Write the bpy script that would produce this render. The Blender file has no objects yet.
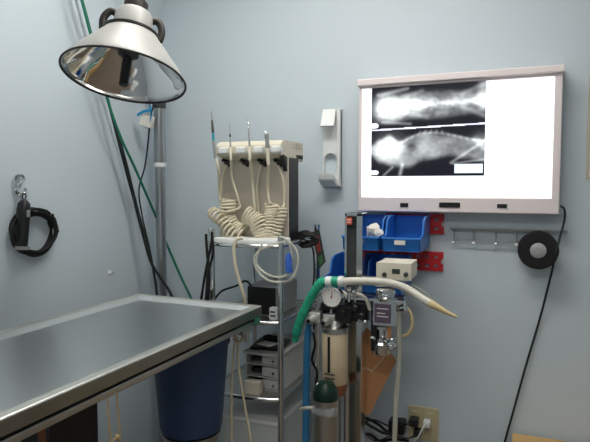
import bpy, bmesh, math, random
from mathutils import Vector as V, Matrix, noise as mnoise
random.seed(7)
PI = math.pi
S = bpy.context.scene
COL = S.collection

# ------------------------------------------------------------------ camera
F_PX, YAW, PITCH, CAMY, CAMZ = 550.5, 0.3828, 0.0636, -2.174, 1.4
cy_, sy_, cp_, sp_ = math.cos(YAW), math.sin(YAW), math.cos(PITCH), math.sin(PITCH)
CAM = V((0, CAMY, CAMZ))
FW = V((-sy_*cp_, cy_*cp_, -sp_)); RT = V((cy_, sy_, 0)); UP = RT.cross(FW)
cd = bpy.data.cameras.new('camera'); cam = bpy.data.objects.new('camera', cd); COL.objects.link(cam)
cd.sensor_width = 36; cd.lens = 36*F_PX/590; cd.clip_start = .02
cam.matrix_world = Matrix((( RT.x, UP.x, -FW.x, CAM.x), (RT.y, UP.y, -FW.y, CAM.y), (RT.z, UP.z, -FW.z, CAM.z), (0,0,0,1)))
S.camera = cam

def ray(px, py): return FW*F_PX + RT*(px-295) + UP*(221-py)
def at(px, py, Y):                     # point of the photograph's ray on the plane y = Y
    d = ray(px, py); return CAM + d*((Y-CAMY)/d.y)
def atX(px, py, X):
    d = ray(px, py); return CAM + d*(X/d.x)
def atZ(px, py, Z):
    d = ray(px, py); return CAM + d*((Z-CAMZ)/d.z)
def dep(p): return (V(p)-CAM).dot(FW)
def mpp(p): return dep(p)/F_PX         # metres per pixel there

# ------------------------------------------------------------------ materials
def lin(c):
    return tuple(((v/255)/12.92 if v/255 <= .04045 else ((v/255+.055)/1.055)**2.4) for v in c)+(1,)
def mat(name, rgb, rough=.5, metal=0, var=.06, scale=8, bump=0, bscale=60, stretch=None, alpha=1, trans=0, coat=0, ior=1.45, emit=0):
    m = bpy.data.materials.new(name); m.use_nodes = True
    nt = m.node_tree; b = nt.nodes['Principled BSDF']
    tc = nt.nodes.new('ShaderNodeTexCoord'); mp = nt.nodes.new('ShaderNodeMapping')
    nt.links.new(tc.outputs['Object'], mp.inputs[0])
    if stretch: mp.inputs['Scale'].default_value = stretch
    n = nt.nodes.new('ShaderNodeTexNoise'); n.inputs['Scale'].default_value = scale; n.inputs['Detail'].default_value = 3
    nt.links.new(mp.outputs[0], n.inputs['Vector'])
    mx = nt.nodes.new('ShaderNodeMixRGB'); c = lin(rgb)
    mx.inputs[1].default_value = tuple(v*(1-var) for v in c[:3])+(1,)
    mx.inputs[2].default_value = tuple(min(1, v*(1+var)) for v in c[:3])+(1,)
    nt.links.new(n.outputs['Fac'], mx.inputs[0]); nt.links.new(mx.outputs[0], b.inputs['Base Color'])
    b.inputs['Roughness'].default_value = rough; b.inputs['Metallic'].default_value = metal
    b.inputs['Alpha'].default_value = alpha; b.inputs['Transmission Weight'].default_value = trans
    b.inputs['IOR'].default_value = ior; b.inputs['Coat Weight'].default_value = coat
    if emit:
        b.inputs['Emission Color'].default_value = c; b.inputs['Emission Strength'].default_value = emit
    if bump:
        n2 = nt.nodes.new('ShaderNodeTexNoise'); n2.inputs['Scale'].default_value = bscale
        nt.links.new(mp.outputs[0], n2.inputs['Vector'])
        bp = nt.nodes.new('ShaderNodeBump'); bp.inputs['Strength'].default_value = bump; bp.inputs['Distance'].default_value = .01
        nt.links.new(n2.outputs['Fac'], bp.inputs['Height']); nt.links.new(bp.outputs[0], b.inputs['Normal'])
    return m

M = dict(
 wall=mat('wall_paint', (197, 208, 216), .5, var=.02, scale=3, bump=.03, bscale=180),
 ceil=mat('ceiling_paint', (225, 226, 222), .8, var=.02),
 floor=mat('vinyl_floor', (132, 116, 100), .4, var=.15, scale=5),
 base=mat('baseboard_vinyl', (96, 92, 86), .5),
 viewer=mat('viewer_enamel', (230, 219, 220), .35, var=.02),
 black=mat('black_plastic', (22, 23, 25), .4, var=.1),
 blackrub=mat('black_rubber', (15, 16, 17), .65, var=.1),
 dkgrey=mat('dark_grey_plastic', (58, 60, 62), .45),
 white=mat('white_plastic', (224, 226, 226), .35, var=.02),
 cream=mat('cream_plastic', (214, 207, 190), .45, var=.03),
 panel=mat('beige_panel', (190, 182, 168), .5, var=.03),
 hose=mat('cream_hose', (205, 196, 174), .5, var=.05),
 chrome=mat('chrome', (215, 217, 218), .13, 1, var=.03),
 steel=mat('brushed_steel', (212, 213, 212), .3, 1, var=.08, scale=6, bump=.03, bscale=40, stretch=(30, 1.5, 30)),
 steel2=mat('worn_steel', (188, 187, 182), .34, 1, var=.1, scale=20),
 steelp=mat('pole_steel', (176, 178, 180), .28, 1, var=.06, scale=20),
 greymet=mat('grey_painted_metal', (150, 152, 152), .4, .3),
 dkmet=mat('dark_metal', (50, 46, 44), .4, .5, var=.15, scale=14),
 blue=mat('blue_bin_plastic', (42, 116, 198), .35, var=.05),
 bucket=mat('navy_bucket_plastic', (50, 70, 102), .45, var=.06),
 red=mat('red_rail_plastic', (196, 36, 44), .4),
 green=mat('green_cord', (14, 112, 88), .6, var=.2, scale=120),
 blackcord=mat('black_cord', (20, 30, 30), .65, var=.3, scale=150),
 teal=mat('teal_rubber', (40, 164, 130), .5, var=.1, scale=40),
 tape=mat('blue_tape', (40, 140, 190), .6),
 paper=mat('white_paper', (228, 224, 216), .8, var=.02),
 tanstring=mat('tan_string', (176, 156, 116), .85, var=.15, scale=150),
 creamcord=mat('cream_cord', (200, 186, 156), .85, var=.12, scale=150),
 cylsilver=mat('cylinder_silver', (176, 172, 164), .32, .9, var=.05),
 cylgreen=mat('cylinder_green', (10, 38, 30), .35, var=.1),
 canister=mat('soda_lime_canister', (206, 186, 156), .3, var=.06, scale=200, coat=.4),
 rimsteel=mat('satin_rim_steel', (214, 214, 208), .42, .85, var=.08, scale=25),
 hubgrey=mat('hub_silver', (170, 172, 174), .5, .3),
 unitgrey=mat('unit_grey', (186, 187, 184), .5),
 greentape=mat('green_tape', (52, 120, 96), .6),
 edgesteel=mat('edge_steel', (150, 148, 138), .36, 1, var=.15, scale=20),
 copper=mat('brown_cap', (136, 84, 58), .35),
 brown=mat('brown_board', (188, 134, 92), .6, var=.1, scale=18),
 bluehose=mat('blue_hose', (52, 124, 174), .45),
 orange=mat('orange_label', (226, 84, 52), .5),
 whitehose=mat('white_hose', (206, 202, 192), .35, var=.05, scale=60),
 amber=mat('yellowed_tube', (206, 186, 140), .4),
 clear=mat('clear_tubing', (214, 214, 200), .25, var=.03, alpha=.62),
 clearp=mat('clear_plastic', (214, 222, 226), .12, var=.02, alpha=.38),
 valveblue=mat('blue_valve', (50, 96, 190), .4),
 smoke=mat('frosted_tub', (206, 210, 210), .4, var=.03),
 outlet=mat('ivory_plate', (196, 184, 148), .45, var=.03),
 wood=mat('tan_wood', (206, 168, 112), .55, var=.08, scale=6, stretch=(3, 14, 14)),
 gaugeface=mat('gauge_face', (232, 230, 226), .3, var=.01),
 shade=mat('shade_enamel', (166, 166, 164), .42, var=.03),
 rim=mat('shade_rim', (34, 30, 28), .5),
 lcd=mat('lcd_glass', (52, 60, 58), .15),
 redink=mat('red_print', (150, 62, 58), .6), greenink=mat('green_print', (70, 116, 76), .6),
 purple=mat('reflection_plate', (128, 108, 128), .25, .6),  # purplish reflection on the chrome, put into the colour
 lamp_on=mat('fluorescent_diffuser', (255, 252, 244), .5, emit=8.5),
 screen=mat('lit_screen', (250, 250, 255), .5, var=.0, emit=.68),
)
def faceted_mirror():
    m = bpy.data.materials.new('faceted_reflector'); m.use_nodes = True
    nt = m.node_tree; b = nt.nodes['Principled BSDF']
    b.inputs['Base Color'].default_value = (.8, .8, .8, 1); b.inputs['Metallic'].default_value = 1; b.inputs['Roughness'].default_value = .07
    tc = nt.nodes.new('ShaderNodeTexCoord'); n = nt.nodes.new('ShaderNodeTexNoise'); n.inputs['Scale'].default_value = 7
    bp = nt.nodes.new('ShaderNodeBump'); bp.inputs['Strength'].default_value = .6; bp.inputs['Distance'].default_value = .02
    nt.links.new(tc.outputs['Object'], n.inputs['Vector']); nt.links.new(n.outputs['Fac'], bp.inputs['Height']); nt.links.new(bp.outputs[0], b.inputs['Normal'])
    return m
M['mirror'] = faceted_mirror()
def film_material():
    m = bpy.data.materials.new('x_ray_film'); m.use_nodes = True
    nt = m.node_tree; nt.nodes.remove(nt.nodes['Principled BSDF']); out = nt.nodes['Material Output']
    a = nt.nodes.new('ShaderNodeAttribute'); a.attribute_name = 'film_tone'
    t = nt.nodes.new('ShaderNodeBsdfTransparent'); nt.links.new(a.outputs['Color'], t.inputs[0])
    g = nt.nodes.new('ShaderNodeBsdfGlossy'); g.inputs['Roughness'].default_value = .35
    mx = nt.nodes.new('ShaderNodeMixShader'); mx.inputs[0].default_value = .025
    nt.links.new(t.outputs[0], mx.inputs[1]); nt.links.new(g.outputs[0], mx.inputs[2]); nt.links.new(mx.outputs[0], out.inputs[0])
    return m
M['film'] = film_material()

# ------------------------------------------------------------------ geometry helpers
def spline(pts, n=8):
    p = [V(q) for q in pts]
    if len(p) < 3: return p
    q = [p[0]*2-p[1]]+p+[p[-1]*2-p[-2]]; r = []
    for i in range(1, len(q)-2):
        a, b, c, d = q[i-1:i+3]
        for k in range(n):
            t = k/n
            r.append(.5*((2*b)+(c-a)*t+(2*a-5*b+4*c-d)*t*t+(3*b-a-3*c+d)*t**3))
    r.append(p[-1]); return r

class MB:
    def __init__(s): s.bm = bmesh.new()
    def box(s, a, b, bev=.0, seg=2, rot=None, cen=None):
        lo = V([min(x, y) for x, y in zip(a, b)]); hi = V([max(x, y) for x, y in zip(a, b)])
        r = bmesh.ops.create_cube(s.bm, size=1); vs = r['verts']; c = (lo+hi)/2; d = hi-lo
        for v in vs: v.co = V((v.co.x*d.x, v.co.y*d.y, v.co.z*d.z))+c
        if bev:
            es = list({e for v in vs for e in v.link_edges})
            rr = bmesh.ops.bevel(s.bm, geom=es, offset=min(bev, min(d)*.45), segments=seg, affect='EDGES', profile=.5)
            vs = list({v for f in rr['faces'] for v in f.verts} | {v for v in vs if v.is_valid})
        if rot:
            c = V(cen) if cen else c
            for v in vs: v.co = rot @ (v.co-c)+c
        return s
    def prism(s, poly, d):             # closed polygon of points pushed along vector d
        d = V(d); a = [s.bm.verts.new(V(p)) for p in poly]; b = [s.bm.verts.new(V(p)+d) for p in poly]
        n = len(a); s.bm.faces.new(a[::-1]); s.bm.faces.new(b)
        for i in range(n): s.bm.faces.new((a[i], a[(i+1) % n], b[(i+1) % n], b[i]))
        return s
    def tube(s, pts, r, seg=10, sm=8, closed=False):
        p = spline(pts, sm) if sm else [V(q) for q in pts]
        if closed: p = p[:-1] if (p[0]-p[-1]).length < 1e-6 else p
        n = len(p); rr = r if callable(r) else (lambda t: r)
        T = []
        for i in range(n):
            if closed: t = p[(i+1) % n]-p[i-1]
            else: t = p[min(i+1, n-1)]-p[max(i-1, 0)]
            T.append(t.normalized() if t.length > 1e-9 else V((0, 0, 1)))
        u = T[0].orthogonal().normalized(); rings = []
        for i in range(n):
            u = (u-T[i]*u.dot(T[i])); u = u.normalized() if u.length > 1e-6 else T[i].orthogonal().normalized()
            w = T[i].cross(u); q = rr(i/max(1, n-1))
            rings.append([s.bm.verts.new(p[i]+(u*math.cos(2*PI*k/seg)+w*math.sin(2*PI*k/seg))*q) for k in range(seg)])
        m = n if closed else n-1
        for i in range(m):
            A, B = rings[i], rings[(i+1) % n]
            for k in range(seg):
                f = s.bm.faces.new((A[k], A[(k+1) % seg], B[(k+1) % seg], B[k])); f.smooth = True
        if not closed:
            s.bm.faces.new(rings[0][::-1]); s.bm.faces.new(rings[-1])
        return s
    def lathe(s, c, ax, prof, seg=28, smooth=True, cap=True):   # prof: (radius, along)
        ax = V(ax).normalized(); u = ax.orthogonal().normalized(); w = ax.cross(u); c = V(c); rings = []
        for r, h in prof:
            r = max(r, 1e-5)
            rings.append([s.bm.verts.new(c+ax*h+(u*math.cos(2*PI*k/seg)+w*math.sin(2*PI*k/seg))*r) for k in range(seg)])
        for A, B in zip(rings, rings[1:]):
            for k in range(seg):
                f = s.bm.faces.new((A[k], A[(k+1) % seg], B[(k+1) % seg], B[k])); f.smooth = smooth
        if cap:
            s.bm.faces.new(rings[0][::-1]); s.bm.faces.new(rings[-1])
        return s
    def cyl(s, a, b, r, seg=20, bev=None):
        a, b = V(a), V(b); L = (b-a).length; e = min(r*.15, L*.2) if bev is None else bev
        if e: return s.lathe(a, b-a, [(r-e, 0), (r, e), (r, L-e), (r-e, L)], seg)
        return s.lathe(a, b-a, [(r, 0), (r, L)], seg)
    def ball(s, c, r, sx=1, sy=1, sz=1, seg=16):
        q = bmesh.ops.create_uvsphere(s.bm, u_segments=seg, v_segments=seg//2, radius=r)
        for v in q['verts']:
            v.co = V((v.co.x*sx, v.co.y*sy, v.co.z*sz))+V(c)
            for f in v.link_faces: f.smooth = True
        return s
    def jitter(s, a, sc):
        for v in s.bm.verts: v.co += mnoise.noise_vector(v.co*sc)*a
        return s

def thing(name, label, cat, loc, group=None):
    o = bpy.data.objects.new(name, None); COL.objects.link(o); o.location = V(loc); o.empty_display_size = .05
    o['label'] = label; o['category'] = cat
    if group: o['group'] = group
    return o
def wloc(o):
    l = V(o.location)
    while o.parent: o = o.parent; l += V(o.location)
    return l
def obj(name, mb, m, parent=None, loc=None, label=None, sharp=True):
    me = bpy.data.meshes.new(name); bm = mb.bm
    bmesh.ops.recalc_face_normals(bm, faces=bm.faces)
    if parent is not None: off = wloc(parent)
    elif loc is not None: off = V(loc)
    else:
        lo = [min(v.co[i] for v in bm.verts) for i in range(3)]; hi = [max(v.co[i] for v in bm.verts) for i in range(3)]
        off = V(((lo[0]+hi[0])/2, (lo[1]+hi[1])/2, lo[2]))
    for v in bm.verts: v.co -= off
    if sharp:
        for e in bm.edges:
            if len(e.link_faces) == 2 and e.calc_face_angle(0) > .7: e.smooth = False
    bm.to_mesh(me); bm.free(); me.materials.append(M[m] if isinstance(m, str) else m)
    o = bpy.data.objects.new(name, me); COL.objects.link(o)
    if parent is not None: o.parent = parent
    else: o.location = off
    if label: o['label'] = label
    return o
def tag(o, label, cat, group=None, kind=None):
    o['label'] = label; o['category'] = cat
    if group: o['group'] = group
    if kind: o['kind'] = kind
    return o
def struct(name, mb, m):
    o = obj(name, mb, m); o['kind'] = 'structure'; return o
def rect(x0, y0, x1, y1, Y):           # world x / z extents of a photo rectangle on plane y = Y
    xm, ym = (x0+x1)/2, (y0+y1)/2
    return at(x0, ym, Y).x, at(x1, ym, Y).x, at(xm, y1, Y).z, at(xm, y0, Y).z
def pbox(mb, x0, y0, x1, y1, Y, d, bev=.003):
    a, b, c, e = rect(x0, y0, x1, y1, Y)
    return mb.box((a, Y, c), (b, Y+d, e), bev)
def shape2d(outer, holes, plane, Y, t):
    """flat plate with holes: points are (x, z); thickness t along +y from Y"""
    cu = bpy.data.curves.new('tmp', 'CURVE'); cu.dimensions = '2D'; cu.fill_mode = 'BOTH'; cu.extrude = t/2
    for pl in [outer]+holes:
        sp = cu.splines.new('POLY'); sp.points.add(len(pl)-1); sp.use_cyclic_u = True
        for p, q in zip(sp.points, pl): p.co = (q[0], q[1], 0, 1)
    o = bpy.data.objects.new('tmp', cu); COL.objects.link(o)
    dg = bpy.context.evaluated_depsgraph_get(); me = bpy.data.meshes.new_from_object(o.evaluated_get(dg))
    mb = MB(); mb.bm.from_mesh(me)
    for v in mb.bm.verts: v.co = V((v.co.x, Y+t/2+v.co.z, v.co.y))
    bmesh.ops.remove_doubles(mb.bm, verts=mb.bm.verts, dist=1e-6)
    bpy.data.objects.remove(o); bpy.data.curves.remove(cu); bpy.data.meshes.remove(me)
    return mb
def coil(path, R, turns, wob=.0, ph=0):
    p = spline(path, 12); n = int(turns*14); out = []
    L = [0]
    for a, b in zip(p, p[1:]): L.append(L[-1]+(b-a).length)
    u = None
    for i in range(n+1):
        s = L[-1]*i/n; k = max(j for j in range(len(L)) if L[j] <= s+1e-9); k = min(k, len(p)-2)
        c = p[k].lerp(p[k+1], (s-L[k])/max(1e-9, L[k+1]-L[k])); t = (p[k+1]-p[k]).normalized()
        u = t.orthogonal().normalized() if u is None else (u-t*u.dot(t)).normalized()
        w = t.cross(u); a = 2*PI*turns*i/n+ph
        q = R*(1+wob*math.sin(i*.37+ph))
        out.append(c+(u*math.cos(a)+w*math.sin(a))*q)
    return out

# ------------------------------------------------------------------ room
WY, LX, RX, FY, CH = .08, -1.59, 1.9, -3.3, 2.62
struct('wall_back', MB().box((LX-.1, WY, 0), (RX+.1, WY+.1, CH)), 'wall')
struct('wall_left', MB().box((LX-.1, FY, 0), (LX, WY, CH)), 'wall')
struct('wall_right', MB().box((RX, FY, 0), (RX+.1, WY, CH)), 'wall')
struct('wall_front', MB().box((LX-.1, FY-.1, 0), (RX+.1, FY, CH)), 'wall')
struct('floor', MB().box((LX-.1, FY-.1, -.05), (RX+.1, WY+.1, 0)), 'floor')
struct('ceiling', MB().box((LX-.1, FY-.1, CH), (RX+.1, WY+.1, CH+.05)), 'ceil')
struct('baseboard_back', MB().box((LX, WY-.012, 0), (RX, WY, .1), .003), 'base')
struct('baseboard_left', MB().box((LX, FY, 0), (LX+.012, WY-.012, .1), .003), 'base')
for i, (x, y, w, d, lab) in enumerate(((-.62, -.74, 1.3, .36, 'long fluorescent ceiling light nearest the film viewer wall'),
                                       (-.1, -2.45, 1.3, .36, 'long fluorescent ceiling light farther from the film viewer wall'))):
    t = thing('ceiling_light', lab, 'ceiling light', (x, y, CH-.06), 'fluorescent ceiling lights')
    fr = MB()
    for a, b in (((x-w/2, y-d/2), (x+w/2, y-d/2+.02)), ((x-w/2, y+d/2-.02), (x+w/2, y+d/2)), ((x-w/2, y-d/2+.02), (x-w/2+.02, y+d/2-.02)), ((x+w/2-.02, y-d/2+.02), (x+w/2, y+d/2-.02))):
        fr.box((*a, CH-.06), (*b, CH))
    obj('light_frame', fr, 'white', t)
    obj('diffuser', MB().box((x-w/2+.021, y-d/2+.021, CH-.05), (x+w/2-.021, y+d/2-.021, CH-.03)), 'lamp_on', t)

# ------------------------------------------------------------------ film viewer and film
vx0, vx1, vz0, vz1 = -.598, .141, 1.298, 1.806
VB = -.0
t = thing('film_viewer', 'white wall mounted light box with glowing screen and one film clipped at its left', 'light box', ((vx0+vx1)/2, WY, vz0))
sx0, sx1, sz0, sz1 = vx0+.012, vx1-.026, vz0+.058, vz1-.018
viewer_root = t
h = MB()
h.box((vx0, VB, vz0), (vx1, WY, sz0), .004); h.box((vx0, VB, sz1), (vx1, WY, vz1), .003)
h.box((vx0, VB, sz0-.004), (sx0, WY, sz1+.004), .002); h.box((sx1, VB, sz0-.004), (vx1, WY, sz1+.004), .003)
h.box((vx0+.004, WY-.03, vz0+.01), (vx1-.004, WY, vz1-.01))
obj('housing', h, 'viewer', t)
obj('top_rail', MB().box((vx0-.006, VB-.014, vz1-.008), (vx1+.004, WY, vz1+.018), .004), 'viewer', t)
obj('screen', MB().box((sx0, VB+.006, sz0), (sx1, VB+.012, sz1)), 'screen', t)
for (a, b, c, d) in ((400, 203, 408, 207), (439, 202.5, 460, 207.5), (497, 204, 507, 208)):
    obj('switch', pbox(MB(), a, b, c, d, VB-.004, .008, .0015), 'black', t)

def smooth(a, b, x):
    x = max(0, min(1, (x-a)/(b-a))); return x*x*(3-2*x)
def blob(u, v, cu, cv, ru, rv, e=2):
    q = (((u-cu)/ru)**2+((v-cv)/rv)**2)
    return math.exp(-q**(e/2))
def seg(u, v, a, b, w):
    ax, ay = a; bx, by = b; asp = 1.21
    dx, dy = (bx-ax)*asp, by-ay; px, py = (u-ax)*asp, v-ay
    s = max(0, min(1, (px*dx+py*dy)/(dx*dx+dy*dy))); d = math.hypot(px-s*dx, py-s*dy)
    return math.exp(-(d/w)**2)
def film(u, v):
    nz = mnoise.noise((u*9, v*9, 1.3))*.5+mnoise.noise((u*26, v*26, 4.1))*.28
    if abs(v-(.485-.03*u)) < .008: return .9, .93, 1.0
    d = .03
    if v < .485-.03*u:                                    # view from above
        if (u < .045 and .41 < v < .462) or ((u-.045)**2*1.46+(v-.436)**2 < .026**2): return .85, .88, .95
        c = .235-.02*u
        edge = .17+.02*math.sin(u*9+1)-.05*smooth(.5, .8, u)
        soft = 1-smooth(edge*.55, edge*1.15, abs(v-c-.01))
        d += soft*(.27+.34*nz)*smooth(-.03, .1, u)
        d += .95*blob(u, v, .17, .25, .15, .13, 3)*(.85+.3*nz)
        d += .55*blob(u, v, .4, .24, .17, .085)*(.8+.6*nz)
        d += .5*math.exp(-((v-c)/.048)**2)*smooth(.2, .4, u)*(.9+.5*nz)
        d += .16*math.exp(-((v-c)/.02)**2)*smooth(.3, .45, u)*(.8+.3*math.sin(u*140))
        d += .3*seg(u, v, (.06, .1), (.33, .045), .02)+.26*seg(u, v, (.1, .4), (.36, .43), .016)
        d += .22*seg(u, v, (.3, .3), (.5, .36), .025)+.2*seg(u, v, (.31, .13), (.46, .08), .025)
        d += .5*blob(u, v, .985, .17, .055, .16, 3)+.22*seg(u, v, (.8, .27), (1, .38), .025)+.22*seg(u, v, (.8, .14), (1, .04), .025)
    else:                                                  # side view
        if u > .75 and .875 < v < .97 and u < .985: return .74, .84, .92
        if (u < .05 and .935 < v < .985) or ((u-.05)**2*1.46+(v-.96)**2 < .025**2): return .85, .88, .95
        K = ((0, .64), (.08, .58), (.17, .535), (.26, .6), (.36, .555), (.5, .515), (.7, .56), (1, .62))
        B = ((0, .79), (.08, .86), (.2, .9), (.34, .92), (.5, .84), (.7, .80), (.85, .83), (1, .87))
        def ip(T):
            for (a0_, b0_), (a1_, b1_) in zip(T, T[1:]):
                if u <= a1_: return b0_+(b1_-b0_)*smooth(a0_, a1_, u)
            return T[-1][1]
        top, bot = ip(K), ip(B)
        body = smooth(top-.02, top+.05, v)*(1-smooth(bot-.06, bot+.02, v))
        d += body*(.33+.3*nz)
        d += body*(.5*blob(u, v, .16, .68, .14, .15, 3)+.22*blob(u, v, .5, .7, .1, .1)+.15*blob(u, v, .25, .84, .1, .06)-.24*blob(u, v, .37, .68, .05, .055))
        d += .3*blob(u, v, .17, .68, .14, .14, 2)
        sp = .66-.14*smooth(.15, .5, u)+.1*smooth(.55, 1, u)+.012
        d += .33*math.exp(-((v-sp)/.016)**2)*smooth(.15, .3, u)*(.85+.25*math.sin(u*120))
        d += .22*math.exp(-((v-sp+.024)/.01)**2)*max(0, math.sin(u*130))*smooth(.38, .44, u)*(1-smooth(.62, .7, u))
        d += .3*seg(u, v, (.72, .86), (1, .63), .016)+.28*seg(u, v, (.74, .87), (.99, .83), .012)+.26*seg(u, v, (.92, .62), (1, .72), .03)
        d += .4*seg(u, v, (.29, .88), (.27, .985), .02)+.28*seg(u, v, (.2, .9), (.12, .99), .014)
        d += .25*blob(u, v, .97, .62, .07, .07)
    d = max(.015, min(1, d))
    d = min(.93, .8*d+.12*d*d)**1.25
    return d*.95, d*1.0, min(1, d*.97+.006)
fx0, fx1, fz1, fz0 = -.5468, -.5468+.4318, 1.7945, 1.7945-.356
NX, NZ = 190, 156
mb = MB(); bm = mb.bm; FYP = VB+.0035
lay = bm.verts.layers.float_color.new('film_tone')
g = [[bm.verts.new((fx0+(fx1-fx0)*i/NX, FYP, fz1+(fz0-fz1)*j/NZ)) for i in range(NX+1)] for j in range(NZ+1)]
for j in range(NZ+1):
    for i in range(NX+1):
        g[j][i][lay] = (*film(i/NX, j/NZ), 1)
for j in range(NZ):
    for i in range(NX): bm.faces.new((g[j][i], g[j+1][i], g[j+1][i+1], g[j][i+1]))
tag(obj('x_ray_film', mb, 'film'), 'dark animal x ray film with two views clipped on the glowing light box', 'x ray')

# ------------------------------------------------------------------ white wall bracket
a, b, c, e = rect(323, 109, 341, 187, WY-.02)
xm = a+(b-a)*.42; r = (b-a)*.31
r = (b-a)*.36; za, zbm = at(331, 160, WY-.02).z, at(331, 176, WY-.02).z
ar = [(xm+r*math.cos(q*PI/14), za+r*math.sin(q*PI/14)) for q in range(15)]+[(xm-r, zbm), (xm+r, zbm)]
t = thing('wall_bracket', 'white plastic wall bracket with tilted flap and small cup, left of the light box', 'bracket', ((a+b)/2, WY, c))
obj('back_plate', shape2d([(a, c), (b, c), (b, e), (a, e)], [ar], 0, WY-.02, .02), 'white', t)
obj('side_rib', MB().box((b-.014, WY-.04, c+.004), (b, WY-.004, e-.002), .004), 'white', t)
fl = MB().box((a+.002, WY-.036, e-.085), (b-.018, WY-.024, e-.004), .004, rot=Matrix.Rotation(-.42, 3, 'X'), cen=(a, WY-.03, e-.006))
obj('flap', fl, 'white', t)
cu = MB(); zc = c+.03
cu.prism([(a-.004, WY-.02, c), (a-.004, WY-.075, c+.028), (a-.004, WY-.083, c+.058), (a-.004, WY-.072, c+.058), (a-.004, WY-.02, c+.03)], (b-a-.012, 0, 0))
bmesh.ops.bevel(cu.bm, geom=cu.bm.edges[:], offset=.004, segments=2, affect='EDGES')
obj('cup', cu, 'white', t)

# ------------------------------------------------------------------ blue bins on red rails
def rail(z0, z1, pxl, lab):
    x1 = at(443.5, 240, WY-.012).x; x0 = at(pxl, 240, WY-.012).x
    hol = []
    k = x1-.028
    while k > x0+.03:
        zc = (z0+z1)/2
        for zz in (zc-.018, zc+.018): hol.append([(k-.008, zz-.006), (k+.008, zz-.006), (k+.008, zz+.006), (k-.008, zz+.006)])
        k -= .035
    zc = (z0+z1)/2
    o = shape2d([(x0, z0), (x1, z0), (x1, zc-.012), (x1-.01, zc-.006), (x1-.01, zc+.006), (x1, zc+.012), (x1, z1), (x0, z1)], hol, 0, WY-.014, .014)
    tag(obj('bin_rail', o, 'red'), lab, 'rail', 'red bin rails on the wall')
zr = [at(436, y, WY-.01).z for y in (214, 234, 252, 271)]
rail(zr[1], zr[0], 386, 'upper red slotted plastic rail behind the blue bins')
rail(zr[3], zr[2], 352, 'lower red slotted plastic rail behind the blue bins')
def make_bin(x0, x1, z0, hgt, lip, y0, y1, lab):
    """open-fronted stacking bin: low lip in front, high back"""
    t = thing('storage_bin', lab, 'bin', ((x0+x1)/2, y1, z0), 'blue open-fronted storage bins')
    th = .004; m = MB()
    m.box((x0+.006, y0+.01, z0), (x1-.006, y1, z0+th))                                  # bottom
    m.box((x0, y1-th, z0), (x1, y1, z0+hgt), .001)                                        # back
    m.prism([(x0, y0+.012, z0), (x1, y0+.012, z0), (x1, y0, z0+lip), (x0, y0, z0+lip)], (0, th, 0))
    prof = [(y0+.012, z0), (y1, z0), (y1, z0+hgt), (y0+.12, z0+hgt), (y0+.085, z0+hgt*.9), (y0+.06, z0+lip+.004), (y0, z0+lip)]
    for x in (x0, x1-th): m.prism([(x, y, z) for y, z in prof], (th, 0, 0))
    obj('bin_body', m, 'blue', t)
    rm = MB()
    rm.box((x0-.003, y0-.004, z0+lip-.006), (x1+.003, y0+.004, z0+lip+.002), .002)
    for x in (x0, x1):
        rm.tube([(x, y0, z0+lip), (x, y0+.06, z0+lip+.004), (x, y0+.085, z0+hgt*.9), (x, y0+.12, z0+hgt), (x, y1, z0+hgt)], .0035, 6, 0)
    obj('rolled_rim', rm, 'blue', t)
    lx = x0+(x1-x0)*.48
    obj('label_card', MB().box((lx-.02, y0-.006, z0+lip-.024), (lx+.02, y0-.001, z0+lip-.008), .001, rot=Matrix.Rotation(.0, 3, 'X')), 'paper', t, label='small white label card')
    return t
BF, BB = -.175, WY-.016
zu = at(400, 252, BF).z; zl = at(340, 292, BF).z
xr0, xr1 = at(382, 240, BF).x, at(420, 240, BF).x
bw = xr1-xr0
make_bin(xr0, xr1, zu, .122, .05, BF, BB, 'empty blue bin at the right of the upper row under the light box')
make_bin(xr0-bw-.014, xr0-.014, zu, .122, .05, BF, BB, 'blue bin holding white packets at the left of the upper row')
xl = at(325, 270, BF).x
make_bin(xl, xl+bw, zl, .125, .056, BF, BB, 'lower blue bin at the far left, partly behind the steel column')
make_bin(xl+bw+.014, xl+2*bw+.014, zl, .125, .056, BF, BB, 'lower blue bin behind the small beige control box')
for i, (px, py, rr) in enumerate(((366, 231, .022), (374, 229, .024), (379, 234, .02), (369, 238, .02), (358, 232, .022))):
    p = at(px, py, BF+.06+.02*(i % 2)); p.z = min(p.z, zu+.07)
    q = MB().ball(p, rr, 1, .7, 1.0, 14).jitter(.012, 55)
    tag(obj('packet', q, 'paper'), 'crumpled white packet in the left bin of the upper row', 'packet', 'white packets in the upper left bin')

# ------------------------------------------------------------------ hook rail, black roll, viewer cable
p0, p1 = at(450, 228.3, WY-.03), at(568, 232, WY-.03); zr_ = (p0.z+p1.z)/2
t = thing('hook_rack', 'thin grey metal hook rack with white tipped hooks under the light box', 'hook rack', ((p0.x+p1.x)/2, WY, zr_))
yr = WY-.02
obj('rail', MB().box((p0.x, yr-.003, zr_-.004), (p1.x, yr+.003, zr_+.004), .001), 'greymet', t)
for x in (p0.x+.02, p1.x-.02): obj('standoff', MB().cyl((x, yr, zr_), (x, WY, zr_), .005), 'greymet', t)
zl_ = at(475, 241, yr).z
obj('lower_rail', MB().box((at(454, 241, yr).x, yr-.002, zl_-.002), (at(520, 241, yr).x, yr+.001, zl_+.002)), 'greymet', t)
for px in (454, 474, 496, 516.5):
    x = at(px, 240, yr).x
    hk = obj('hook', MB().tube([(x, yr-.002, zr_), (x, yr-.003, zl_-.002), (x, yr-.012, zl_-.012), (x, yr-.024, zl_-.008)], .0032, 8, 6), 'greymet', t)
    obj('hook_tip', MB().ball((x, yr-.026, zl_-.007), .006), 'white', hk, label='white rounded hook tip')
c = at(538, 250, WY-.06); k = mpp(c)
t = thing('tape_roll', 'round black roll with a silver hub hanging on the hook rack', 'roll', (c.x, WY-.03, c.z))
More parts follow.
